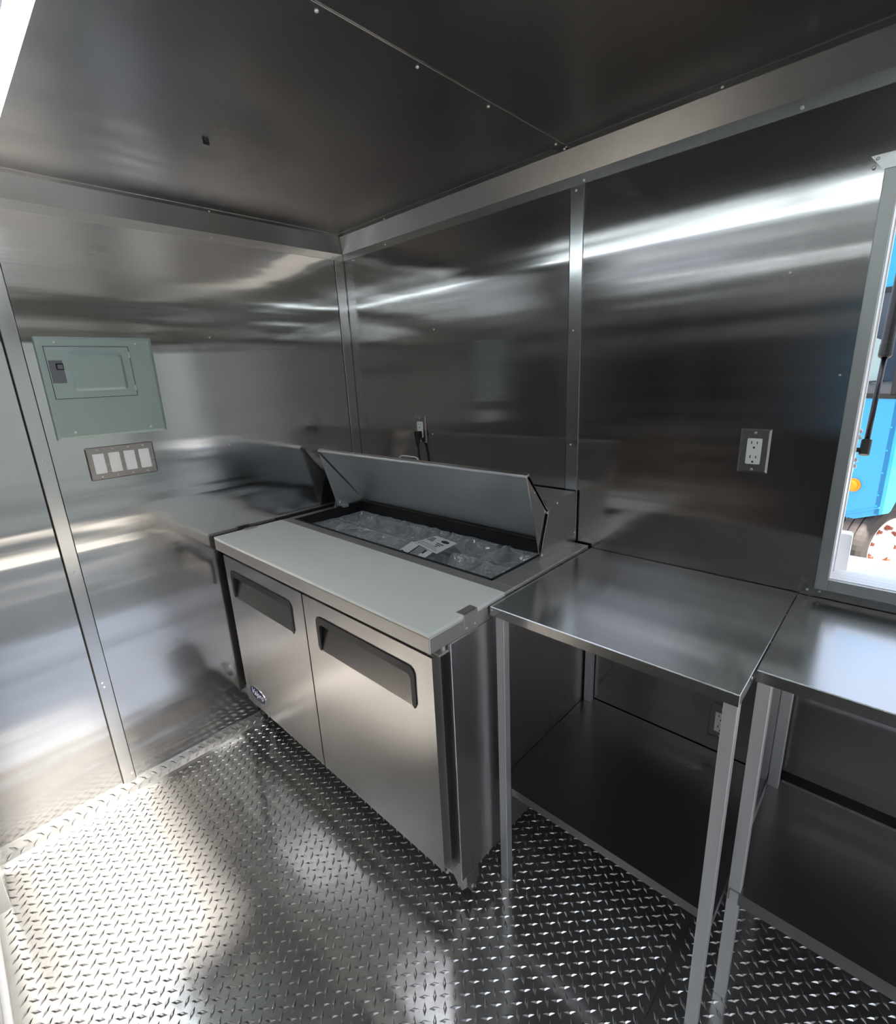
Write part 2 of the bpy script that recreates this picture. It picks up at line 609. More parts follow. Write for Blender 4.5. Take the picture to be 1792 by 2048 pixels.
# near side wall with its door, and the unseen end wall, opened to let in bluish light
wall_front = structure(MB().box(0, 0.2, YW - 0.04, -1.62, 0, ZC).box(1.0, XE, YW - 0.04, YW, 0, ZC).box(0.2, 1.0, YW - 0.04, YW, 2.0, ZC).build('wall_front', M['wall_front']))
door_1 = structure(MB().box(0.2, 0.215, YW - 0.045, -1.618, 0, 2.0).box(0.985, 1.0, YW - 0.045, YW + 0.003, 0, 2.0).box(0.215, 0.985, YW - 0.045, YW + 0.003, 1.985, 2.0).build('door_1', M['frame']))
MB().box(0.217, 0.983, YW - 0.04, YW - 0.008, 0.014, 1.983).build('door_leaf', M['wall_front'], door_1, 0.002)
MB().box(0.215, 0.985, YW - 0.045, YW + 0.008, 0.0, 0.012).build('threshold', M['leg'], door_1, 0.002)
wall_end = structure(MB().box(XE, XE + 0.04, -0.08, 0.05, 0, ZC).box(XE, XE + 0.04, YW - 0.06, -1.60, 0, ZC).box(XE, XE + 0.04, -1.60, -0.08, 1.95, ZC).build('wall_end', M['wall_front']))
structure(MB().box(9.0, 9.3, -12, 9, -0.69, 2.9).build('wall_added', M['added_wall']))  # unseen grey-green wall, added to tone down reflections from the open end

# ceiling in two sheets with a lapped joint
VX0, VX1, VY0, VY1 = 0.30, 1.15, -1.65, -1.255      # unseen roof opening, added so the sun whitens the floor below


def sun_holed(mb, x0, x1, y0, y1, z0, z1):
    return mb.box(x0, VX0, y0, y1, z0, z1).box(VX1, x1, y0, y1, z0, z1).box(VX0, VX1, y0, VY0, z0, z1).box(VX0, VX1, VY1, y1, z0, z1)


ceiling = structure(sun_holed(MB(), -0.05, XE + 0.45, YW - 0.06, 0.05, ZC + 0.004, ZC + 0.06).build('ceiling', M['fridge']))  # overhang past the end wall, added to shade the bright strip there
sun_holed(MB(), 0, 1.158, YW - 0.06, 0, ZC, ZC + 0.004).build('ceiling_panel', M['ceil'], ceiling)
MB().box(1.159, XE, YW - 0.06, 0, ZC, ZC + 0.004).build('ceiling_panel', M['ceil'], ceiling)
sp = MB().box(1.134, 1.174, YW, -0.045, ZC - 0.0025, ZC).build('seam_strip', M['ceil'], ceiling, 0.0008)
for y in (-0.055, -0.10, -0.3982, -0.6266, -0.86):
    screw(sp, (1.160, y, ZC - 0.0025), '-z', 0.0042)
screw(ceiling, (1.135, -0.06, ZC), '-z', 0.004)
MB().box(0.566, 0.583, -0.8175, -0.8130, ZC - 0.006, ZC).box(0.572, 0.577, -0.823, -0.807, ZC - 0.009, ZC).build('ceiling_hook', M['black'], ceiling, 0.001)

# bent cove trims round the top of the walls
def cove(name, along):
    prof = [(0.072, ZC), (0.072, ZC - 0.0015), (0.041, ZC - 0.0015), (0.0025, 2.0495), (0.0022, 2.022), (0.0, 2.022), (0.0, ZC)]
    mb = MB()
    if along == 'x':
        mb.prism([(0.001, -d, z) for d, z in prof], (XE, 0, 0))
    else:
        mb.prism([(d, 0, z) for d, z in prof], (0, YW, 0))
    # mitre at the corner
    for v in mb.bm.verts:
        if along == 'x' and v.co.x < 0.01:
            v.co.x = -v.co.y + 0.001
        if along == 'y' and v.co.y > -0.01:
            v.co.y = -v.co.x - 0.002
    return structure(mb.build(name, M['trim']))


trim_1 = cove('trim_1', 'x')
trim_2 = cove('trim_2', 'y')
for x in (1.7163,):
    screw(trim_1, (x, -0.0023, 2.0315), '-y', 0.0045)
for x, y in ((0.36, -0.050), (1.565, -0.055), (1.17, -0.062)):
    screw(trim_1, (x, y, ZC - 0.0015), '-z', 0.0038)
screw(trim_1, (0.30, -0.0023, 2.034), '-y', 0.0035)
screw(trim_1, (1.195, -0.0025, 2.030), '-y', 0.0035)
for y in (-0.5855, -0.055):
    screw(trim_2, (0.0023, y, 2.032), '+x', 0.0035)
screw(trim_2, (0.05, -0.60, ZC - 0.0015), '-z', 0.0038)


# turned-up plate edges at the foot of the walls
def upstand(name, along, x0, x1):
    mb = MB()
    prof = [(0.000, 0.056), (0.005, 0.057), (0.010, 0.03), (0.017, 0.008), (0.026, 0.0), (0.0, 0.0)]
    if along == 'y':
        mb.prism([(d, x0, z) for d, z in prof], (0, x1 - x0, 0))
    else:
        mb.prism([(x0, -d, z) for d, z in prof], (x1 - x0, 0, 0))
    o = structure(mb.build(name, M['plate_floor']))
    v2, f2 = [], []
    n = int((x1 - x0) / PITCH_L)
    for i in range(n):
        for k in (0, 1):
            s = x0 + (i + 0.5 + 0.5 * k) * PITCH_L
            c0 = 0.018 if k == 0 else 0.040
            n0 = len(v2)
            for a, b_, h in LUG[k][1]:
                zz = min(0.056, max(0.002, c0 + b_))
                d = 0.0048 + (0.057 - zz) * 0.22 + h * 0.9
                if along == 'y':
                    v2.append((d, s + a, zz))
                else:
                    v2.append((s + a, -d, zz))
            f2 += [tuple(q + n0 for q in f) for f in LUG[k][2]]
    me = bpy.data.meshes.new('tread_pattern')
    l0 = world_loc(o)
    me.from_pydata([tuple(Vector(v) - l0) for v in v2], [], f2)
    me.materials.append(M['lug'])
    q = bpy.data.objects.new('tread_pattern', me)
    C.objects.link(q)
    q.parent = o
    q['kind'] = 'stuff'
    return o


upstand('baseboard_left', 'y', -1.62, -0.03)
upstand('baseboard_right', 'x', 0.03, XE)

# ------------------------------------------------------------------ serving window: frame, hatch, strut, shelf
win = structure(MB().box(1.877, WX0, -0.020, 0.050, 0.9425, 1.868).box(WX1, WX1 + 0.025, -0.020, 0.050, 0.9425, 1.868)
                .box(WX0, WX1, -0.020, 0.050, 0.9425, WZ0).box(WX0, WX1, -0.020, 0.050, WZ1, 1.868).build('window_1', M['frame'], None, 0.0015))
MB().box(WX0, WX1, 0.05, 0.085, 0.950, WZ0 - 0.006).box(WX0, WX1, 0.05, 0.075, WZ0 - 0.006, WZ0).build('window_sill', M['white_paint'], win, 0.002)
MB().box(WX0 - 0.012, WX0 + 0.004, 0.05, 0.075, 0.965, WZ1).box(WX0, WX0 + 0.0015, -0.012, 0.05, WZ0, WZ1).build('window_jamb', M['white_paint'], win)
for k_, (y0_, y1_) in enumerate(((-0.010, 0.008), (0.010, 0.028), (0.030, 0.049))):
    MB().box(WX0 + 0.0015, WX1, y0_, y1_, WZ0, WZ0 + 0.0015 - 0.0004 * k_).build('sill_track', M['white_paint'], win)
MB().prism([(1.8505, -0.0025, 1.900), (1.875, -0.0025, 1.869), (2.6, -0.0025, 1.869), (2.6, -0.0025, 1.902)], (0, -0.002, 0)).build('window_header', M['wall_front'], win)
for x, z in ((1.862, 1.893), (1.8575, 1.878)):
    screw(win, (x, -0.0045, z), '-y', 0.004)
for x, z in ((1.862, 0.929), (1.887, 0.930)):
    screw(win, (x, -0.002 if x < 1.87 else 0, z), '-y', 0.004)

hx, hy, hz = WX0 - 0.02, 0.06, 1.86
hatch = thing('hatch_flap', ((WX0 + WX1) / 2, hy, hz), 'white hatch flap propped open above the serving window', 'hatch')
du = Vector((0, math.cos(math.radians(22)), math.sin(math.radians(22))))
dn = Vector((0, -du.z, du.y))
a = Vector((hx, hy, hz))
MB().prism([a, a + du * 0.86, a + du * 0.86 + dn * 0.03, a + dn * 0.03], (WX1 - WX0 + 0.04, 0, 0)).build('flap_panel', M['white_paint'], hatch, 0.003)
MB().cyl((hx, hy - 0.004, hz + 0.012), (WX1 + 0.02, hy - 0.004, hz + 0.012), 0.007).build('hinge', M['leg'], hatch)

g0 = Vector((1.921, 0.082, 1.283))
g2 = Vector((1.921, 0.40, 1.985))
gd = (g2 - g0).normalized()
gs = thing('gas_strut', g0, 'black gas strut in the serving window holding up its flap', 'strut')
gm = g0 + gd * 0.235
MB().cyl(g0 + gd * 0.01, gm + gd * 0.02, 0.0058, 14).build('rod', M['black_metal'], gs, smooth=True)
MB().lathe(gm, gd, [(0.008, 0.0), (0.0130, 0.004), (0.0138, 0.008), (0.0138, 0.034), (0.0130, 0.035), (0.0130, 0.53)], 18).build('cylinder', M['black'], gs, smooth=False)
MB().cyl(g0 - gd * 0.012, g0 + gd * 0.026, 0.0105, 14).cyl(g0 + Vector((-0.016, 0, 0.0)), g0 + Vector((0.004, 0, 0)), 0.006, 12).build('ball_joint', M['black'], gs, 0.001)
pl = MB().box(1.9025, 1.9055, 0.062, 0.090, 1.228, 1.342).build('mounting_plate', M['leg'], gs)
for z in (1.329, 1.314, 1.258, 1.243):
    o = screw(pl, (1.9055, 0.080, z), '+x', 0.006, 'bolt')
    o.scale = (0.0055, 0.0055, 0.009)

sh = thing('serving_shelf', (2.45, 0.20, 0.93), 'white outdoor serving shelf below the window', 'shelf')
MB().box(1.875, 3.1, 0.088, 0.30, 0.925, 0.945).build('shelf_board', M['white_paint'], sh, 0.004)
MB().prism([(x, 0.115, z) for x, z in rrect(1.880, 1.9265, 0.945, 1.058, 0.008)], (0, 0.035, 0)).build('end_block', M['white_paint'], sh, 0.002)

# ------------------------------------------------------------------ yard: ground and the blue truck
structure(MB().box(-40, 40, -40, 40, -0.80, -0.69).build('ground', M['ground']))
GZ = -0.69
d1 = Vector((-0.87, 0.49, 0)).normalized()      # along the truck's front, away from the corner
d2 = Vector((0.49, 0.87, 0)).normalized()       # along the truck's side
K = Vector((1.885, 4.2, 0))                     # front corner on the ground plan
tr = thing('truck', (K.x, K.y, GZ), 'bright blue box truck parked outside the serving window', 'truck')


def tp(s, e, z):
    p = K + d1 * s + d2 * e
    return Vector((p.x, p.y, z))


ZB_, ZW0, ZW1, ZT = 0.085, 1.17, 2.02, 2.75
FN = -d2       # outward normal of the front face (approx.)
body = MB()
body.prism([tp(0, 0, 0.125), tp(0.62, 0, -0.15), tp(2.1, 0, -0.15), tp(2.1, 0, ZW0 - 0.03), tp(0, 0, ZW0 - 0.03)], d2 * 0.05)
body.prism([tp(0, 0.0, ZW1), tp(2.1, 0.0, ZW1), tp(2.1, 0.0, ZT), tp(0, 0.0, ZT)], d2 * 0.05)
body.prism([tp(0, 0.0, ZW0 - 0.03), tp(0.07, 0.0, ZW0 - 0.03), tp(0.07, 0.0, ZW1), tp(0, 0.0, ZW1)], d2 * 0.05)
# side with wheel arch
WE, WZc, WR = 0.33, -0.25, 0.44
pts = [(0.0, 0.125), (0.13, 0.125)] + [(0.62 + 0.5 * math.cos(math.radians(a)), -0.04 + 0.5 * math.sin(math.radians(a))) for a in range(158, 14, -12)]
pts += [(4.2, ZB_), (4.2, ZT), (0.0, ZT)]
body.prism([tp(0, e, max(z, ZB_ - 0.0)) for e, z in pts], d1 * 0.04)
body.prism([tp(0, 0, ZT), tp(2.1, 0, ZT), tp(2.1, 4.2, ZT), tp(0, 4.2, ZT)], (0, 0, 0.05))
body.prism([tp(2.1, 0, ZB_), tp(2.1, 4.2, ZB_), tp(2.1, 4.2, ZT), tp(2.1, 0, ZT)], d1 * 0.04)
body.build('body', M['truck'], tr)
MB().prism([tp(0, -0.010, 0.185), tp(0.62, -0.010, -0.09), tp(0.62, -0.010, -0.075), tp(0, -0.010, 0.20)], d2 * 0.010).build('body_crease', M['truck'], tr)
ws = MB().prism([tp(0.07, 0.02, ZW0), tp(2.0, 0.02, ZW0), tp(2.0, 0.02, ZW1), tp(0.07, 0.02, ZW1)], d2 * 0.01).build('windshield', M['glassdark'], tr)
fr = MB()
for z0, z1 in ((ZW0 - 0.03, ZW0 + 0.008), (ZW1 - 0.01, ZW1 + 0.03)):
    fr.prism([tp(0.04, -0.008, z0), tp(2.05, -0.008, z0), tp(2.05, -0.008, z1), tp(0.04, -0.008, z1)], d2 * 0.03)
fr.prism([tp(0.045, -0.008, ZW0), tp(0.085, -0.008, ZW0), tp(0.085, -0.008, ZW1), tp(0.045, -0.008, ZW1)], d2 * 0.03)
fr.build('windshield_frame', M['black'], tr)
MB().tube([tp(0.9, -0.03, ZW0 + 0.02), tp(0.5, -0.035, ZW0 + 0.09), tp(0.14, -0.035, ZW0 + 0.12)], 0.009).build('wiper', M['black'], ws)
MB().prism([tp(0.20, 0.016, ZW0 + 0.1), tp(0.42, 0.016, ZW0 + 0.1), tp(0.42, 0.016, ZW0 + 0.42), tp(0.34, 0.016, ZW0 + 0.5), tp(0.22, 0.016, ZW0 + 0.45)], d2 * 0.004).build('seat_back', M['seat'], ws)
ml = MB().lathe(tp(0.245, 0, 0.355), FN, [(0.062, 0.0), (0.062, 0.012), (0.05, 0.014), (0.05, 0.03), (0.035, 0.04), (0.01, 0.042)], 24).build('marker_light', M['orange'], tr)
hl = MB().lathe(tp(-0.0, 0.30, 0.62), -d1, [(0.11, 0.0), (0.11, 0.05), (0.09, 0.06), (0.05, 0.045)], 28).build('headlight', M['white_paint'], tr)
for s_, z_ in ((0.03, 0.9), (0.03, 0.7), (0.03, 0.5), (0.03, 0.3), (0.03, 0.2)):
    MB().lathe(tp(s_, 0, z_), FN, [(0.010, 0), (0.009, 0.004), (0.004, 0.007)], 8).build('rivet', M['truck'], tr)
wc = tp(0.14, WE, WZc)
tire = MB()
prof = [(WR * 0.66, -0.27), (WR * 0.70, -0.285), (WR * 0.9, -0.275), (WR * 0.985, -0.25)]
for gx in (-0.19, -0.12, -0.05, 0.02):
    prof += [(WR, gx - 0.02), (WR, gx), (WR - 0.016, gx + 0.002), (WR - 0.016, gx + 0.012), (WR, gx + 0.014)]
prof += [(WR, 0.05), (WR * 0.985, 0.075), (WR * 0.9, 0.10), (WR * 0.84, 0.104), (WR * 0.83, 0.098), (WR * 0.72, 0.105), (WR * 0.66, 0.09)]
axw = -d1
tire.lathe(wc, axw, prof, 56, caps=False).build('tire', M['tire'], tr)
MB().lathe(wc, axw, [(WR * 0.68, -0.2), (WR * 0.68, 0.085), (WR * 0.645, 0.09), (WR * 0.61, 0.06), (WR * 0.52, 0.02), (WR * 0.36, 0.0), (WR * 0.30, 0.05), (WR * 0.2, 0.06), (0.02, 0.06)], 40).build('wheel_rim', M['rim'], tr)
ref = axw.cross(Vector((0, 0, 1))).normalized()
for k in range(8):
    w = 2 * math.pi * (k + 0.3) / 8
    p = wc + (ref * math.cos(w) + Vector((0, 0, 1)) * math.sin(w)) * WR * 0.40
    MB().lathe(p, axw, [(0.024, -0.0), (0.024, 0.03), (0.017, 0.032), (0.017, 0.055), (0.005, 0.056)], 6).build('lug_nut', M['rust'], tr)

# ------------------------------------------------------------------ ceiling LED tubes
for k, (x0, x1, lab) in enumerate(((0.33, 1.50, 'white LED tube light on the ceiling near the breaker panel wall'), (1.53, 2.75, 'white LED tube light on the ceiling farther from the breaker panel wall'))):
    t_ = thing('tube_light', ((x0 + x1) / 2, -1.224, ZC), lab, 'ceiling light', 'ceiling tube lights')
    MB().box(x0, x1, -1.2385, -1.2095, ZC - 0.016, ZC).build('housing', M['white'], t_, 0.002)
    MB().prism([(x0 + 0.012, -1.224 + a_, ZC - 0.018 - b_) for a_, b_ in [(-0.0155, 0.0)] + [(-0.0155 * math.cos(math.radians(q)), 0.0155 * math.sin(math.radians(q)) + 0.005) for q in range(0, 181, 20)] + [(0.0155, 0.0)]], (x1 - x0 - 0.024, 0, 0)).build('diffuser', M['led'], t_)
    for xx in (x0, x1 - 0.012):
        MB().box(xx, xx + 0.012, -1.2405, -1.2075, ZC - 0.040, ZC - 0.016).build('end_cap', M['white'], t_, 0.003)

# ------------------------------------------------------------------ breaker panel on the left wall
PX = 0.018
bk = thing('breaker_panel', (0, -1.023, 1.36), 'grey-green electrical breaker panel on the left steel wall', 'breaker panel')
cov = MB()
cov.prism([(0, -1.1855, 1.360), (PX - 0.006, -1.1855, 1.360), (PX, -1.176, 1.366), (PX, -0.871, 1.366), (PX - 0.006, -0.8625, 1.360), (0, -0.8625, 1.360)], (0, 0, 0.001))
cov = MB()
o4 = [(-1.1855, 1.359), (-0.8640, 1.359), (-0.8605, 1.676), (-1.1835, 1.676)]
i4 = [(-1.175, 1.368), (-0.8735, 1.368), (-0.8705, 1.667), (-1.173, 1.667)]
b0 = [cov.bm.verts.new((0.0, y, z)) for y, z in o4]
b1 = [cov.bm.verts.new((PX - 0.005, y, z)) for y, z in o4]
b2 = [cov.bm.verts.new((PX, y, z)) for y, z in i4]
for A, B in ((b0, b1), (b1, b2)):
    for i in range(4):
        cov.bm.faces.new((A[i], A[(i + 1) % 4], B[(i + 1) % 4], B[i]))
cov.bm.faces.new(b2)
cov.bm.faces.new(b0[::-1])
cov.build('cover', M['green'], bk, 0.0015)
MB().box(PX - 0.001, PX + 0.0004, -1.1665, -0.9365, 1.487, 1.6475).build('door_gap', M['dark'], bk)
bd = MB().box(PX - 0.001, PX + 0.0015, -1.1650, -0.938, 1.4885, 1.646).build('door', M['green'], bk, 0.0006)
em = MB()
ey0, ey1, ez0, ez1 = -1.111, -0.960, 1.509, 1.6255
r_out = [(y, z) for y, z in rrect(ey0, ey1, ez0, ez1, 0.010)]
r_in = [(y, z) for y, z in rrect(ey0 + 0.008, ey1 - 0.008, ez0 + 0.008, ez1 - 0.008, 0.008)]
va = [em.bm.verts.new((PX + 0.0014, y, z)) for y, z in r_out]
vb = [em.bm.verts.new((PX + 0.0075, y, z)) for y, z in r_in]
n = len(va)
for i in range(n):
    em.bm.faces.new((va[i], va[(i + 1) % n], vb[(i + 1) % n], vb[i]))
em.bm.faces.new(vb)
em.build('raised_panel', M['green'], bd, 0.002)
lp = MB().box(PX + 0.001, PX + 0.003, -1.1625, -1.127, 1.5365, 1.605).build('latch_plate', M['grey_plastic'], bd, 0.0008)
MB().box(PX + 0.003, PX + 0.0036, -1.146, -1.1265, 1.5765, 1.5957).build('latch_pocket', M['dark'], bd)
MB().box(PX + 0.003, PX + 0.0052, -1.1425, -1.1285, 1.579, 1.592).build('latch', M['grey_plastic'], bd, 0.0008)
for z in (1.6203, 1.5133):
    MB().cyl((PX + 0.002, -0.9385, z - 0.0095), (PX + 0.002, -0.9385, z + 0.0095), 0.0026, 10).build('hinge', M['screw'], bd)
for y, z in ((-1.1354, 1.6579), (-0.9118, 1.6561), (-0.9156, 1.3782), (-1.1371, 1.3802)):
    screw(bk, (PX, y, z), '+x', 0.0052)

# ------------------------------------------------------------------ four-gang switch plate
sw = thing('switch_plate', (0, -1.021, 1.2141), 'steel four-gang plate of white rocker switches under the breaker panel', 'light switch')
MB().box(0, 0.0055, -1.1231, -0.9185, 1.2141, 1.3246).build('wall_plate', M['plate_dark'], sw, 0.0035)
for i in range(4):
    yc = -1.0895 + 0.0459 * i
    fr_ = MB().prism([(0.0053, y, z) for y, z in rrect(yc - 0.0167, yc + 0.0167, 1.2358, 1.3027, 0.003)], (0.0014, 0, 0)).build('switch_frame', M['white'], sw)
    MB().prism([(0.0066, yc - 0.0145, 1.239), (0.0075, yc - 0.0145, 1.239), (0.0095, yc - 0.0145, 1.269), (0.0118, yc - 0.0145, 1.2995), (0.0066, yc - 0.0145, 1.2995)], (0, 0.029, 0)).build('rocker', M['white'], fr_, 0.0008)
    for z in (1.224, 1.3145):
        screw(sw, (0.0055, yc, z), '+x', 0.0034)
    # plate flats read darker behind the screws
for y, z in ((-1.1265, 1.275), (-0.9165, 1.268)):
    screw(wall_left, (0, y, z), '+x', 0.003)


# ------------------------------------------------------------------ outlets on the right wall
def outlet(x0, z0, label):
    w_, h_ = 0.0695, 0.1145
    t_ = thing('outlet', (x0 + w_ / 2, 0, z0), label, 'outlet', 'wall outlets')
    mb = MB()
    A = [(x0, z0), (x0 + w_, z0), (x0 + w_, z0 + h_), (x0, z0 + h_)]
    e = 0.0048
    B = [(x0 + e, z0 + e), (x0 + w_ - e, z0 + e), (x0 + w_ - e, z0 + h_ - e), (x0 + e, z0 + h_ - e)]
    va = [mb.bm.verts.new((x, 0, z)) for x, z in A]
    vm = [mb.bm.verts.new((x, -0.0015, z)) for x, z in A]
    vb = [mb.bm.verts.new((x, -0.0055, z)) for x, z in B]
    for P_, Q_ in ((va, vm), (vm, vb)):
        for i in range(4):
            mb.bm.faces.new((P_[i], P_[(i + 1) % 4], Q_[(i + 1) % 4], Q_[i]))
    mb.bm.faces.new(vb)
    mb.build('wall_plate', M['plate'], t_)
    cx, cz = x0 + w_ / 2, z0 + h_ / 2
    rc = MB().prism([(x, -0.0052, z) for x, z in rrect(cx - 0.0168, cx + 0.0168, cz - 0.0335, cz + 0.0335, 0.0028)], (0, -0.0025, 0)).build('receptacle', M['white'], t_, 0.0007)
    for zz in (cz + 0.0195, cz - 0.0175):
        MB().box(cx - 0.0074, cx - 0.0054, -0.0080, -0.0074, zz - 0.0005, zz + 0.0072).build('slot', M['dark'], rc)
        MB().box(cx + 0.0054, cx + 0.0074, -0.0080, -0.0074, zz - 0.0002, zz + 0.0062).build('slot', M['dark'], rc)
        MB().prism([(cx - 0.0023, -0.0074, zz - 0.0118), (cx + 0.0023, -0.0074, zz - 0.0118)] + [(cx + a_, -0.0074, b_) for a_, b_ in [(0.0023 * math.cos(math.radians(q)), zz - 0.0092 + 0.0023 * math.sin(math.radians(q))) for q in range(0, 181, 30)]], (0, -0.0006, 0)).build('ground_hole', M['dark'], rc)
    for zz in (z0 + 0.0095, z0 + h_ - 0.0095):
        screw(t_, (cx, -0.0055, zz), '-y', 0.0038)
    return t_


outlet(1.6700, 1.2205, 'white duplex outlet in a steel plate beside the serving window')
outlet(0.4120, 1.2275, 'white duplex outlet above the prep refrigerator with a black plug in it')
outlet(1.6715, 0.3840, 'white duplex outlet low on the wall under the left worktable')

pc = thing('power_cord', (0.437, -0.03, 1.22), 'black power cord plugged into the outlet behind the open lid', 'power cord')
px_, pz_ = 0.4455, 1.268
MB().prism([(x, -0.008, z) for x, z in rrect(px_ - 0.0145, px_ + 0.0145, pz_ - 0.017, pz_ + 0.011, 0.004)], (0, -0.022, 0)).build('plug', M['rubber'], pc, 0.003)
MB().tube([(px_, -0.022, pz_ - 0.012), (px_, -0.024, pz_ - 0.030), (px_ + 0.001, -0.025, pz_ - 0.048), (px_ + 0.002, -0.025, pz_ - 0.056)], [0.0125, 0.0105, 0.0075, 0.005], 12).build('strain_relief', M['rubber'], pc, smooth=True)
MB().tube([(px_ + 0.002, -0.025, pz_ - 0.05), (px_ + 0.008, -0.028, pz_ - 0.10), (px_ + 0.016, -0.025, pz_ - 0.16), (px_ + 0.018, -0.0085, pz_ - 0.185), (px_ + 0.018, -0.0062, pz_ - 0.24), (px_ + 0.018, -0.0062, 0.88), (px_ + 0.018, -0.0062, 0.60)], 0.0048, 10).build('cord', M['rubber'], pc, smooth=True)

# ------------------------------------------------------------------ sandwich prep refrigerator
FX0, FX1 = 0.0293, 1.2525
CT = 0.9158                       # counter under the cutting board
CF = 0.9255                       # counter surround of the pan well
pr = thing('prep_refrigerator', ((FX0 + FX1) / 2, -0.39, 0), 'stainless two-door sandwich prep refrigerator with its lid open', 'refrigerator')
# cabinet: shell open at top for the well
cab = MB()
o_ = [(0.041, -0.7126), (1.2565, -0.7126), (1.2565, -0.018), (0.041, -0.018)]
i_ = [(0.064, -0.448), (1.178, -0.448), (1.178, -0.07), (0.064, -0.07)]
lv = [[cab.bm.verts.new((x, y, z)) for x, y in q] for q, z in ((o_, 0.108), (o_, 0.873), (i_, 0.873), (i_, 0.70))]
for A, B in zip(lv, lv[1:]):
    for i in range(4):
        cab.bm.faces.new((A[i], A[(i + 1) % 4], B[(i + 1) % 4], B[i]))
cab.bm.faces.new(lv[0][::-1])
cab.bm.faces.new(lv[-1])
cab.build('cabinet', M['fridge'], pr, 0.002)
# counter top: frame round the well + front band
OX0, OX1, OY0, OY1 = 0.067, 1.175, -0.4430, -0.0735
ct = MB()
ct.box(FX0, FX1, -0.7783, -0.4835, 0.873, CT)
ct.box(FX0, FX1, -0.4835, OY0, 0.873, CF)
ct.box(FX0, OX0, OY0, OY1, 0.873, CF).box(OX1, FX1, OY0, OY1, 0.873, CF).box(FX0, FX1, OY1, -0.0125, 0.873, CF)
ct.build('countertop', M['ctop'], pr, 0.0022)
# black breaker strip round the well and the liner
bz = CF + 0.0008
wr = MB()
wr.box(OX0, OX1, OY0, OY0 + 0.010, 0.893, bz).box(OX0, OX1, OY1 - 0.010, OY1, 0.868, bz).box(OX0, OX0 + 0.010, OY0, OY1, 0.868, bz).box(OX1 - 0.010, OX1, OY0, OY1, 0.893, bz)
wr.build('well_rim', M['black'], pr)
MB().box(OX0, OX1, OY0, OY1, 0.715, 0.72).box(OX0, OX0 + 0.004, OY0, OY1, 0.72, 0.868).box(OX1 - 0.004, OX1, OY0, OY1, 0.72, 0.868).box(OX0, OX1, OY0, OY0 + 0.004, 0.72, 0.868).box(OX0, OX1, OY1 - 0.004, OY1, 0.72, 0.868).build('well_liner', M['fridge'], pr)
MB().box(OX0 + 0.01, OX1 - 0.01, (OY0 + OY1) / 2 - 0.006, (OY0 + OY1) / 2 + 0.006, 0.868, 0.880).build('divider_bar', M['chrome'], pr)

# doors
DYF, DYB = -0.7599, -0.7300
DZ0, DZ1 = 0.1747, 0.8488


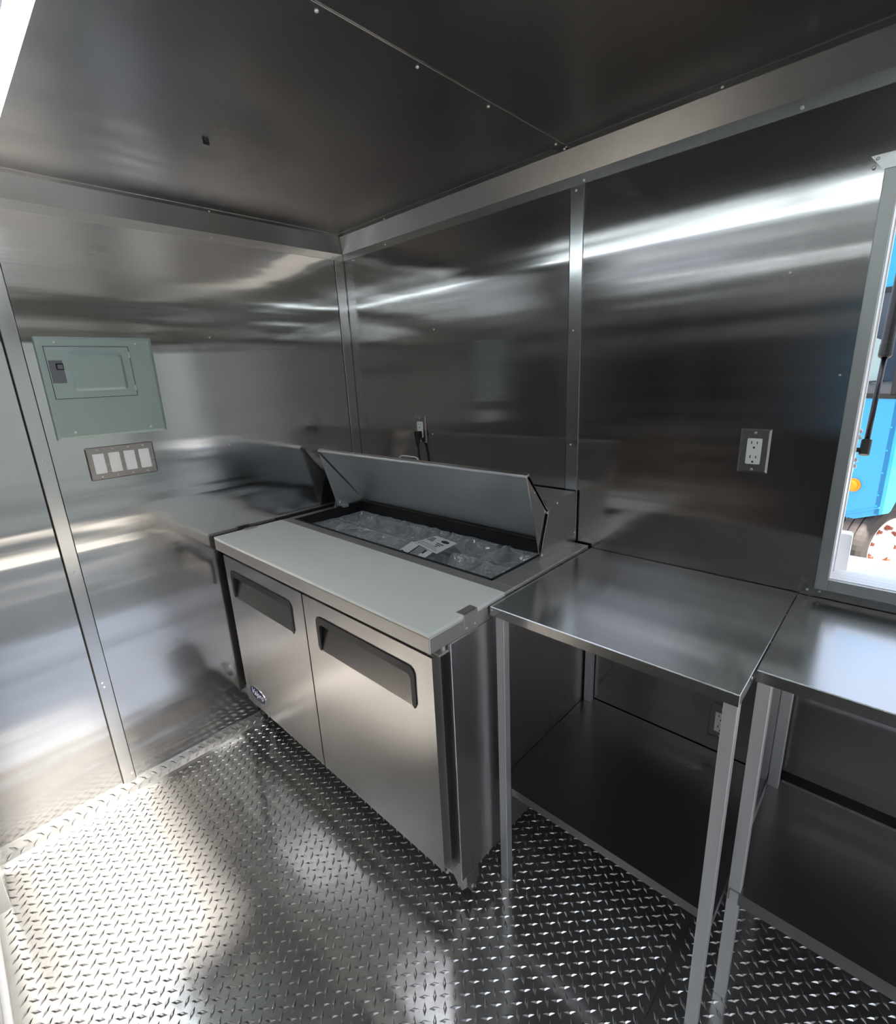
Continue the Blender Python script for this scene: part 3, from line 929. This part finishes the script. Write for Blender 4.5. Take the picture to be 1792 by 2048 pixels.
def fridge_door(x0, x1, hx0, hx1, badge):
    hz0, hz1, dep = 0.6770, 0.7930, 0.024
    mb = MB()
    V = mb.bm.verts.new
    f = [V((x0, DYF, DZ0)), V((x1, DYF, DZ0)), V((x1, DYF, DZ1)), V((x0, DYF, DZ1))]
    h = [V((hx0, DYF, hz0)), V((hx1, DYF, hz0)), V((hx1, DYF, hz1)), V((hx0, DYF, hz1))]
    k = [V((x0, DYB, DZ0)), V((x1, DYB, DZ0)), V((x1, DYB, DZ1)), V((x0, DYB, DZ1))]
    for i in range(4):
        j = (i + 1) % 4
        mb.bm.faces.new((f[i], f[j], h[j], h[i]))
        mb.bm.faces.new((f[i], k[i], k[j], f[j]))
    mb.bm.faces.new(k)
    p = [V((hx0, DYF + dep, hz1)), V((hx1, DYF + dep, hz1))]
    mb.bm.faces.new((h[0], h[1], p[1], p[0]))
    mb.bm.faces.new((h[3], p[0], p[1], h[2]))
    mb.bm.faces.new((h[0], p[0], h[3]))
    mb.bm.faces.new((h[1], h[2], p[1]))
    d = mb.build('door', M['door'], pr)
    # black moulded pull: an inverted U round the recess, with its cheeks
    w_, r_, ri = 0.0135, 0.024, 0.014
    ox0, ox1, oz1 = hx0 - 0.004, hx1 + 0.004, hz1 + 0.004
    ix0, ix1, iz1 = hx0 + w_, hx1 - w_, hz1 - 0.022
    out = [(ox0, hz0 + 0.004), (ox0 + 0.006, hz0 - 0.004)] if False else []
    poly = [(hx0 + 0.006, hz0 - 0.002), (ox0, hz0 + 0.012)]
    poly += [(x, z) for x, z in arc(ox0 + r_, oz1 - r_, r_, 180, 90)]
    poly += [(x, z) for x, z in arc(ox1 - r_, oz1 - r_, r_, 90, 0)]
    poly += [(ox1, hz0 + 0.012), (hx1 - 0.004, hz0 - 0.004), (hx1 - 0.012, hz0 + 0.004)]
    poly += [(x, z) for x, z in arc(ix1 - ri, iz1 - ri, ri, 0, 90)]
    poly += [(x, z) for x, z in arc(ix0 + ri, iz1 - ri, ri, 90, 180)]
    poly += [(hx0 + 0.012, hz0 + 0.004)]
    hd = MB().prism([(x, DYF - 0.0035, z) for x, z in poly], (0, 0.0065, 0)).build('handle', M['black'], d, 0.001)
    ck = MB()
    for hx_, s in ((hx0, 1), (hx1, -1)):
        ck.prism([(hx_ + s * 0.0015, DYF - 0.001, hz0 + 0.002), (hx_ + s * 0.0015, DYF - 0.001, hz1), (hx_ + s * 0.0015, DYF + dep - 0.001, hz1)], (s * 0.003, 0, 0))
    ck.box(hx0 + 0.002, hx1 - 0.002, DYF + 0.002, DYF + dep, hz1 - 0.004, hz1 - 0.001)
    ck.build('handle_recess', M['black'], d)
    # gasket behind the door
    MB().box(x0 + 0.006, x1 - 0.006, DYB, -0.7127, DZ0 + 0.006, DZ1 - 0.006).build('gasket', M['rubber'], d)
    if badge:
        bx, bz_, rx, rz = 0.1535, 0.2440, 0.071, 0.0330
        ell = lambda sx, sz, y: [(bx + rx * sx * math.cos(2 * math.pi * i / 40), y, bz_ + rz * sz * math.sin(2 * math.pi * i / 40)) for i in range(40)]
        MB().prism(ell(1, 1, DYF + 0.001), (0, -0.0035, 0)).build('badge', M['chrome'], d, 0.0008)
        MB().prism(ell(0.945, 0.90, DYF - 0.0025), (0, -0.0005, 0)).build('badge_field', M['blue'], d)
        cu_ = bpy.data.curves.new('badge_lettering', 'FONT')
        cu_.body = 'Valpro'
        cu_.size = 0.040
        cu_.shear = 0.35
        cu_.offset = 0.0003
        cu_.extrude = 0.0003
        cu_.align_x = 'CENTER'
        cu_.align_y = 'CENTER'
        cu_.materials.append(M['letter'])
        tmp = bpy.data.objects.new('lettering_curve', cu_)
        C.objects.link(tmp)
        me_ = bpy.data.meshes.new_from_object(tmp.evaluated_get(bpy.context.evaluated_depsgraph_get()))
        bpy.data.objects.remove(tmp)
        tx = bpy.data.objects.new('badge_lettering', me_)
        C.objects.link(tx)
        tx.parent = d
        tx.location = Vector((bx, DYF - 0.0033, bz_ + 0.003)) - world_loc(d)
        tx.rotation_euler = (math.pi / 2, 0, 0)
        sw_ = [(bx + 0.058 * math.cos(math.radians(a_)), bz_ + 0.019 * math.sin(math.radians(a_))) for a_ in range(255, 331, 15)]
        sw2 = [(bx + 0.063 * math.cos(math.radians(a_)), bz_ + 0.0215 * math.sin(math.radians(a_))) for a_ in range(330, 254, -15)]
        MB().prism([(x, DYF - 0.0030, z) for x, z in sw_ + sw2], (0, -0.0004, 0)).build('badge_swoosh', M['grey_plastic'], d)
    return d


fridge_door(0.0443, 0.6395, 0.0945, 0.5600, True)
fridge_door(0.6465, 1.2375, 0.7190, 1.1690, False)
# hinges at the right edge
MB().box(1.205, 1.250, -0.745, -0.7128, 0.166, 0.1735).cyl((1.228, -0.741, 0.150), (1.228, -0.741, 0.174), 0.006, 10).build('hinge', M['screw'], pr, 0.001)
MB().box(1.205, 1.250, -0.745, -0.7128, 0.8495, 0.8560).cyl((1.240, -0.722, 0.845), (1.240, -0.722, 0.868), 0.006, 10).build('hinge', M['screw'], pr, 0.001)
# feet: bent corner plates with a bolt and a stub leg
for fx, fy, sx, sy in ((1.2565, -0.7126, -1, 1), (0.041, -0.7126, 1, 1), (1.2565, -0.018, -1, -1), (0.041, -0.018, 1, -1)):
    fo = MB()
    fo.prism([(fx - sx * 0.0015, fy + sy * 0.018, 0.1075), (fx - sx * 0.0015, fy + sy * 0.072, 0.1075), (fx - sx * 0.0015, fy + sy * 0.072, 0.066), (fx - sx * 0.0015, fy + sy * 0.040, 0.034), (fx - sx * 0.0015, fy + sy * 0.020, 0.070)], (sx * 0.004, 0, 0))
    fo.prism([(fx + sx * 0.0, fy + sy * 0.018, 0.1075), (fx + sx * 0.05, fy + sy * 0.018, 0.1075), (fx + sx * 0.05, fy + sy * 0.018, 0.075), (fx + sx * 0.02, fy + sy * 0.018, 0.04), (fx, fy + sy * 0.018, 0.07)], (0, sy * 0.003, 0))
    f_ = fo.build('foot', M['fridge'], pr)
    MB().cyl((fx + sx * 0.03, fy + sy * 0.045, 0.0), (fx + sx * 0.03, fy + sy * 0.045, 0.108), 0.016, 16).build('foot_stub', M['rubber'], f_)
    if sx < 0 and sy > 0:
        o = screw(f_, (fx + 0.0015, fy + 0.042, 0.056), '+x', 0.007, 'bolt')

# rear housing behind the lid
HX1 = 1.200
hs = MB()
side = [(-0.231, CF), (-0.006 - 0.006, CF), (-0.0135, 1.1065), (-0.170, 1.1065)]
hs.prism([(HX1 - 0.002, y, z) for y, z in side], (0.002, 0, 0))
hs.prism([(0.062, y, z) for y, z in side], (0.002, 0, 0))
hs.box(0.064, HX1 - 0.002, -0.170, -0.0135, 1.1045, 1.1065)
hs.box(0.064, HX1 - 0.002, -0.0155, -0.0135, CF, 1.1045)
hs.box(0.064, HX1 - 0.002, -0.170, -0.168, 1.088, 1.1045)
hs.prism([(HX1 - 0.016, -0.170, 1.1045), (HX1 - 0.002, -0.170, 1.1045), (HX1 - 0.002, -0.184, 1.068), (HX1 - 0.006, -0.184, 1.068)], (0, 0.002, 0))
ho = hs.build('rear_housing', M['fridge'], pr)
for y, z, r in ((-0.130, 1.092, 0.004), (-0.218, 0.9405, 0.0055), (-0.015, 0.962, 0.004)):
    o = link_mesh('screw', SCREW, ho, (HX1, y, z), ROT['+x'])
    o.scale = (r, r, r)

# lid tipped open
LX0, LX1 = 0.076, 1.192
T_, F_, B_ = (-0.290, 1.206), (-0.222, 0.9400), (-0.074, 0.9400)
ld = MB()
dv = Vector((B_[0] - T_[0], B_[1] - T_[1]))
nv = Vector((-dv.y, dv.x)).normalized()          # towards the back/top
nv = nv if nv.x > 0 else -nv
ld.prism([(LX0, T_[0], T_[1]), (LX0, T_[0] + nv.x * 0.009, T_[1] + nv.y * 0.009), (LX0, B_[0] + nv.x * 0.009, B_[1] + nv.y * 0.009), (LX0, B_[0], B_[1])], (LX1 - LX0, 0, 0))
lid = ld.build('lid', M['lid'], pr)
for xx, mname in ((LX1 - 0.0035, 'fridge'), (LX0, 'lid')):
    MB().prism([(xx, T_[0], T_[1]), (xx, F_[0], F_[1] + 0.004), (xx, F_[0] + 0.012, F_[1] - 0.006), (xx, B_[0] + nv.x * 0.009, B_[1]), (xx, T_[0] + nv.x * 0.009, T_[1] + nv.y * 0.009)], (0.0035, 0, 0)).build('lid_end', M[mname], lid)
B2_ = (B_[0] - nv.x * 0.0, B_[1] - nv.y * 0.0)
MB().tube([(LX0 + 0.006, T_[0] - 0.001, T_[1] - 0.006), (LX0 + 0.006, B_[0] - 0.001, B_[1] + 0.004)], 0.0016, 6).build('lid_seam', M['dark'], lid)
MB().tube([(LX0 + 0.006, B_[0] - 0.006, B_[1] + 0.010), (LX1 - 0.004, B_[0] - 0.006, B_[1] + 0.010)], 0.0012, 6).build('lid_seam', M['dark'], lid)
# rolled top edge
MB().prism([(LX0 - 0.001, T_[0] - 0.004, T_[1] - 0.004), (LX0 - 0.001, T_[0] - 0.001, T_[1] + 0.004), (LX0 - 0.001, T_[0] + nv.x * 0.012, T_[1] + nv.y * 0.012 + 0.003), (LX0 - 0.001, T_[0] + nv.x * 0.012 + 0.004, T_[1] + nv.y * 0.012 - 0.008)], (LX1 - LX0 + 0.002, 0, 0)).build('lid_edge', M['fridge'], lid, 0.0015)
ht = (T_[0] + 0.04, T_[1] - 0.025)
MB().tube([(0.5755, -0.262, 1.19), (0.5785, -0.250, 1.206), (0.590, -0.246, 1.2165), (0.606, -0.245, 1.2175), (0.665, -0.245, 1.2165), (0.678, -0.246, 1.2145), (0.6845, -0.250, 1.205), (0.684, -0.262, 1.188)], 0.0036, 10).build('lid_handle', M['chrome'], lid, smooth=True)
screw(lid, (LX1, -0.248, 1.15), '+x', 0.004)
for z_, y_ in ((0.952, -0.205),):
    screw(lid, (LX0 + 0.0035, y_, z_), '+x', 0.006, 'pivot_screw')
MB().box(LX0 + 0.003, LX0 + 0.02, -0.20, -0.17, CF, CF + 0.012).build('lid_stop', M['screw'], pr, 0.001)

# cutting board held by two clips
cb = MB().box(FX0, FX1, -0.7783, -0.4850, CT + 0.0003, 0.9263).build('cutting_board', M['board'], None, 0.0018)
tag(cb, 'long white cutting board along the front of the prep refrigerator', 'cutting board')
for xx, s in ((FX1, 1), (FX0, -1)):
    br = MB()
    br.box(min(xx, xx + s * 0.002), max(xx, xx + s * 0.002), -0.6565, -0.6045, 0.874, 0.9285)
    a0, a1 = sorted((xx + s * 0.002, xx - s * 0.024))
    br.prism([(a0, -0.6565, 0.9268), (a1, -0.6565, 0.9268), (a1, -0.6045, 0.9268), (a0, -0.6045, 0.9268)], (0, 0, 0.0017))
    bo = br.build('board_clip', M['ctop'], pr, 0.0005)
    if s > 0:
        for y in (-0.6489, -0.6156):
            screw(bo, (xx + 0.002, y, 0.888), '+x', 0.0045)

# ------------------------------------------------------------------ pans, film and papers in the well
px0, px1 = OX0 + 0.014, OX1 - 0.014
py0, py1 = OY0 + 0.013, OY1 - 0.013
nx_, pz1 = 6, 0.882
pw = (px1 - px0) / nx_
pd = (py1 - py0) / 2


def pan_parts():
    w2, d2_, h = pw / 2 - 0.002, pd / 2 - 0.002, 0.10
    mb = MB()
    def ring(a_, b_, z, r):
        return [mb.bm.verts.new((x, y, z)) for x, y in rrect(-a_, a_, -b_, b_, r, 3)]
    R = [ring(w2, d2_, -0.004, 0.012), ring(w2, d2_, 0.0, 0.012), ring(w2 - 0.009, d2_ - 0.009, 0.0, 0.012), ring(w2 - 0.012, d2_ - 0.012, -0.010, 0.014), ring(w2 - 0.020, d2_ - 0.020, -h, 0.018)]
    n_ = len(R[0])
    for A_, B2 in zip(R, R[1:]):
        for i in range(n_):
            mb.bm.faces.new((A_[i], A_[(i + 1) % n_], B2[(i + 1) % n_], B2[i]))
    mb.bm.faces.new(R[-1])
    me = bpy.data.meshes.new('food_pan')
    bmesh.ops.recalc_face_normals(mb.bm, faces=mb.bm.faces)
    mb.bm.to_mesh(me)
    mb.bm.free()
    me.materials.append(M['pan'])
    return me


PAN = pan_parts()
ords = ['first', 'second', 'third', 'fourth', 'fifth', 'sixth']
for j in range(2):
    for i in range(nx_):
        o = bpy.data.objects.new('food_pan', PAN)
        C.objects.link(o)
        o.location = (px0 + (i + 0.5) * pw, py0 + (j + 0.5) * pd, pz1)
        row = 'row next to the cutting board' if j == 0 else 'row under the lid'
        tag(o, f'clear plastic food pan, {ords[i]} from the left in the {row}', 'food pan', 'clear food pans in the prep well')


def crumple(x0, x1, y0, y1, z, amp, seed, nx=44, ny=28, peaks=()):
    mb = MB()
    g = []
    for j in range(ny + 1):
        row = []
        for i in range(nx + 1):
            u, v = i / nx, j / ny
            x, y = x0 + (x1 - x0) * u, y0 + (y1 - y0) * v
            p = Vector((x * 16 + seed, y * 16, seed * 1.7))
            h = 1.0 - abs(noise.noise(p)) * 2.2 + 0.45 * (0.5 - abs(noise.noise(p * 2.3))) + 0.25 * (0.5 - abs(noise.noise(p * 4.7)))
            h = max(h, 0.0)
            ed = min(u, 1 - u, v, 1 - v)
            h2 = h * amp * 0.7 * min(1, ed * 6 + 0.25)
            for qx, qy, qr, qh in peaks:
                dd = math.hypot(x - qx, y - qy) / qr
                h2 += qh * math.exp(-dd * dd * 2) * (0.6 + 0.8 * abs(noise.noise(p * 3)))
            uu, vv = ((x - px0) / pw) % 1.0, ((y - py0) / pd) % 1.0
            e_ = min(uu, 1 - uu, vv, 1 - vv)
            h2 -= 0.026 * min(1.0, max(0.0, e_ - 0.05) * 4.5)
            wob = 0.012 * noise.noise(Vector((v * 5, u * 5, seed)))
            row.append(mb.bm.verts.new((x + wob, y + wob * 0.7, z + h2)))
        g.append(row)
    for j in range(ny):
        for i in range(nx):
            mb.bm.faces.new((g[j][i], g[j][i + 1], g[j + 1][i + 1], g[j + 1][i]))
    return mb


ym = (py0 + py1) / 2
FZ = pz1 + 0.002
sheets = [
    (px0 + 0.004, px0 + 0.20, py0 + 0.004, ym, 0.017, 1.3, (), 'front', 'clear crumpled plastic bag on the pans at the front left of the well'),
    (px0 + 0.205, px0 + 0.59, py0 + 0.004, ym - 0.004, 0.018, 4.1, (), 'front', 'clear crumpled plastic bag left of the printed papers'),
    (0.862, 0.995, py0 + 0.004, ym, 0.022, 9.2, (), 'front', 'clear crumpled plastic bag right of the printed papers'),
    (1.0, px1 - 0.006, py0 + 0.004, ym, 0.024, 13.7, (), 'front', 'clear crumpled plastic bag in the front right corner of the well'),
    (px0 + 0.01, px0 + 0.30, ym + 0.004, py1 - 0.006, 0.017, 17.2, (), 'back', 'clear crumpled plastic bag in the back left corner of the well'),
    (px0 + 0.31, px0 + 0.60, ym + 0.004, py1 - 0.006, 0.018, 21.9, ((px0 + 0.50, ym + 0.10, 0.045, 0.035),), 'back', 'tallest peaked plastic bag in the middle of the well under the lid'),
    (px0 + 0.61, px0 + 0.86, -0.205, py1 - 0.006, 0.019, 26.4, (), 'back', 'clear crumpled plastic bag behind the printed papers'),
    (px0 + 0.87, px1 - 0.006, ym + 0.006, py1 - 0.006, 0.019, 31.1, (), 'back', 'clear crumpled plastic bag in the back right corner of the well'),
]
for x0, x1, y0, y1, amp, seed, pk, _r, lab in sheets:
    o = crumple(x0, x1, y0, y1, FZ, amp, seed, peaks=pk).build('plastic_bag', M['film'], None, clean=False)
    tag(o, lab, 'plastic bag', 'plastic bags over the food pans')


# printed papers on the pans
def sheet(name, corners, lab, cat, marks):
    """corners: four (x, y, z): origin, +u, +u+v, +v ; marks in (u, v) polygons"""
    P = [Vector(c) for c in corners]
    n_ = (P[1] - P[0]).cross(P[3] - P[0]).normalized()
    if n_.z < 0:
        n_ = -n_
    def at(u, v, h=0.0):
        return P[0] * (1 - u) * (1 - v) + P[1] * u * (1 - v) + P[2] * u * v + P[3] * (1 - u) * v + n_ * h
    c_ = sum(P, Vector()) / 4
    t_ = thing(name, c_, lab, cat)
    MB().prism([at(0, 0), at(1, 0), at(1, 1), at(0, 1)], -n_ * 0.0012).build('page', M['paper'], t_)
    by = {}
    for mat, poly in marks:
        by.setdefault(mat, []).append(poly)
    for mat, polys in by.items():
        mb = MB()
        for q in polys:
            mb.prism([at(u, v, 0.0002) for u, v in q], n_ * 0.0002)
        mb.build('print', M[mat], t_)['kind'] = 'stuff'
    return t_


def bar(u0, u1, v0, v1):
    return [(u0, v0), (u1, v0), (u1, v1), (u0, v1)]


# papers placed where they lie in the well (z just above the pan rims)
zp = 0.906
mk = [('ink', bar(0.36, 0.41, 0.30, 0.92)), ('ink', bar(0.41, 0.72, 0.30, 0.36)), ('ink_grey', bar(0.42, 0.72, 0.38, 0.88)), ('ink', bar(0.42, 0.70, 0.62, 0.66)), ('ink', bar(0.72, 0.80, 0.55, 0.78)),
      ('ink', [(0.02, 0.22), (0.16, 0.20), (0.20, 0.34), (0.08, 0.40)]), ('ink_grey', [(0.70, 0.02), (0.94, 0.02), (0.97, 0.14), (0.78, 0.2)]), ('ink', bar(0.74, 0.78, 0.05, 0.3))]
LEAF = [(0.700, -0.418, 0.893), (0.838, -0.433, 0.893), (0.826, -0.315, zp + 0.004), (0.690, -0.312, zp + 0.004)]
sheet('instruction_leaflet', LEAF, 'white instruction leaflet with a dark machine drawing in the well', 'leaflet', mk)
mk = []
for k in range(3):
    mk.append(('ink_grey', bar(0.06, 0.90 - 0.1 * k, 0.10 + 0.09 * k, 0.13 + 0.09 * k)))
for k in range(4):
    mk.append(('ink', bar(0.04, 0.32 - 0.03 * k, 0.52 + 0.08 * k, 0.565 + 0.08 * k)))
mk.append(('ink', [(0.66 + 0.17 * math.cos(a_ * math.pi / 10), 0.78 + 0.10 * math.sin(a_ * math.pi / 10)) for a_ in range(20)]))
mk += [('ink', bar(0.50, 0.80, 0.52, 0.57)), ('ink', bar(0.55, 0.76, 0.42, 0.47)), ('ink', bar(0.60, 0.72, 0.33, 0.37))]
CARD = [(0.706, -0.318, zp + 0.006), (0.858, -0.352, zp + 0.004), (0.846, -0.232, zp + 0.006), (0.724, -0.216, zp + 0.007)]
sheet('printed_card', CARD, 'white printed card with a dark oval beside the instruction leaflet', 'card', mk)


# ------------------------------------------------------------------ worktables
def worktable(name, lab, x0, x1, yf, zt, legs, shelf):
    t_ = thing(name, ((x0 + x1) / 2, yf / 2, 0), lab, 'table', 'steel worktables along the right wall')
    tp_ = MB()
    th, lip = 0.0016, 0.027
    tp_.box(x0, x1, yf, -0.004, zt - th, zt)
    tp_.box(x0, x1, yf, yf + th, zt - lip, zt - th).box(x0, x0 + th, yf + th, -0.004, zt - lip, zt - th).box(x1 - th, x1, yf + th, -0.004, zt - lip, zt - th).box(x0 + th, x1 - th, -0.004 - th, -0.004, zt - lip, zt - th)
    tp_.box(x0 + th, x1 - th, yf + th, yf + 0.014, zt - lip, zt - lip + th)
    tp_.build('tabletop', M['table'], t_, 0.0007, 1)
    for (lx, ly) in legs:
        MB().box(lx, lx + 0.025, ly, ly + 0.025, 0.0, zt - 0.0017).build('leg', M['leg'], t_, 0.0015)
    sx0, sx1, sy0, sy1, sz, sl = shelf
    s_ = MB()
    s_.box(sx0, sx1, sy0, sy1, sz - 0.0016, sz)
    s_.box(sx0 + 0.02, sx1 - 0.02, sy0, sy0 + 0.0016, sz - sl, sz - 0.0016)
    s_.box(sx0, sx0 + 0.0016, sy0 + 0.0016, sy1, sz - sl, sz - 0.0016).box(sx1 - 0.0016, sx1, sy0 + 0.0016, sy1, sz - sl, sz - 0.0016).box(sx0, sx1, sy1 - 0.0016, sy1, sz - sl, sz - 0.0016)
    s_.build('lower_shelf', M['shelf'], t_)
    return t_


t1 = worktable('worktable', 'narrow steel worktable standing against the side of the prep refrigerator', 1.2575, 1.8425, -0.5583, 0.9150,
               [(1.2748, -0.5560), (1.8165, -0.5560), (1.2630, -0.0300), (1.8165, -0.0300)], (1.2585, 1.8415, -0.5302, -0.004, 0.3300, 0.026))
screw(t1, (1.2645, -0.5583, 0.905), '-y', 0.0035, 'rivet')
for p in ((1.8425, -0.47), (1.8425, -0.30), (1.8425, -0.14)):
    screw(t1, (p[0], p[1], 0.905), '+x', 0.0035, 'rivet')
t2 = worktable('worktable', 'steel worktable under the serving window, set back from its neighbour', 1.8455, 3.05, -0.4468, 0.9131,
               [(1.8490, -0.4450), (3.0, -0.4450), (1.8500, -0.0620), (3.0, -0.0620)], (1.8515, 3.045, -0.4475, -0.0260, 0.3450, 0.034))
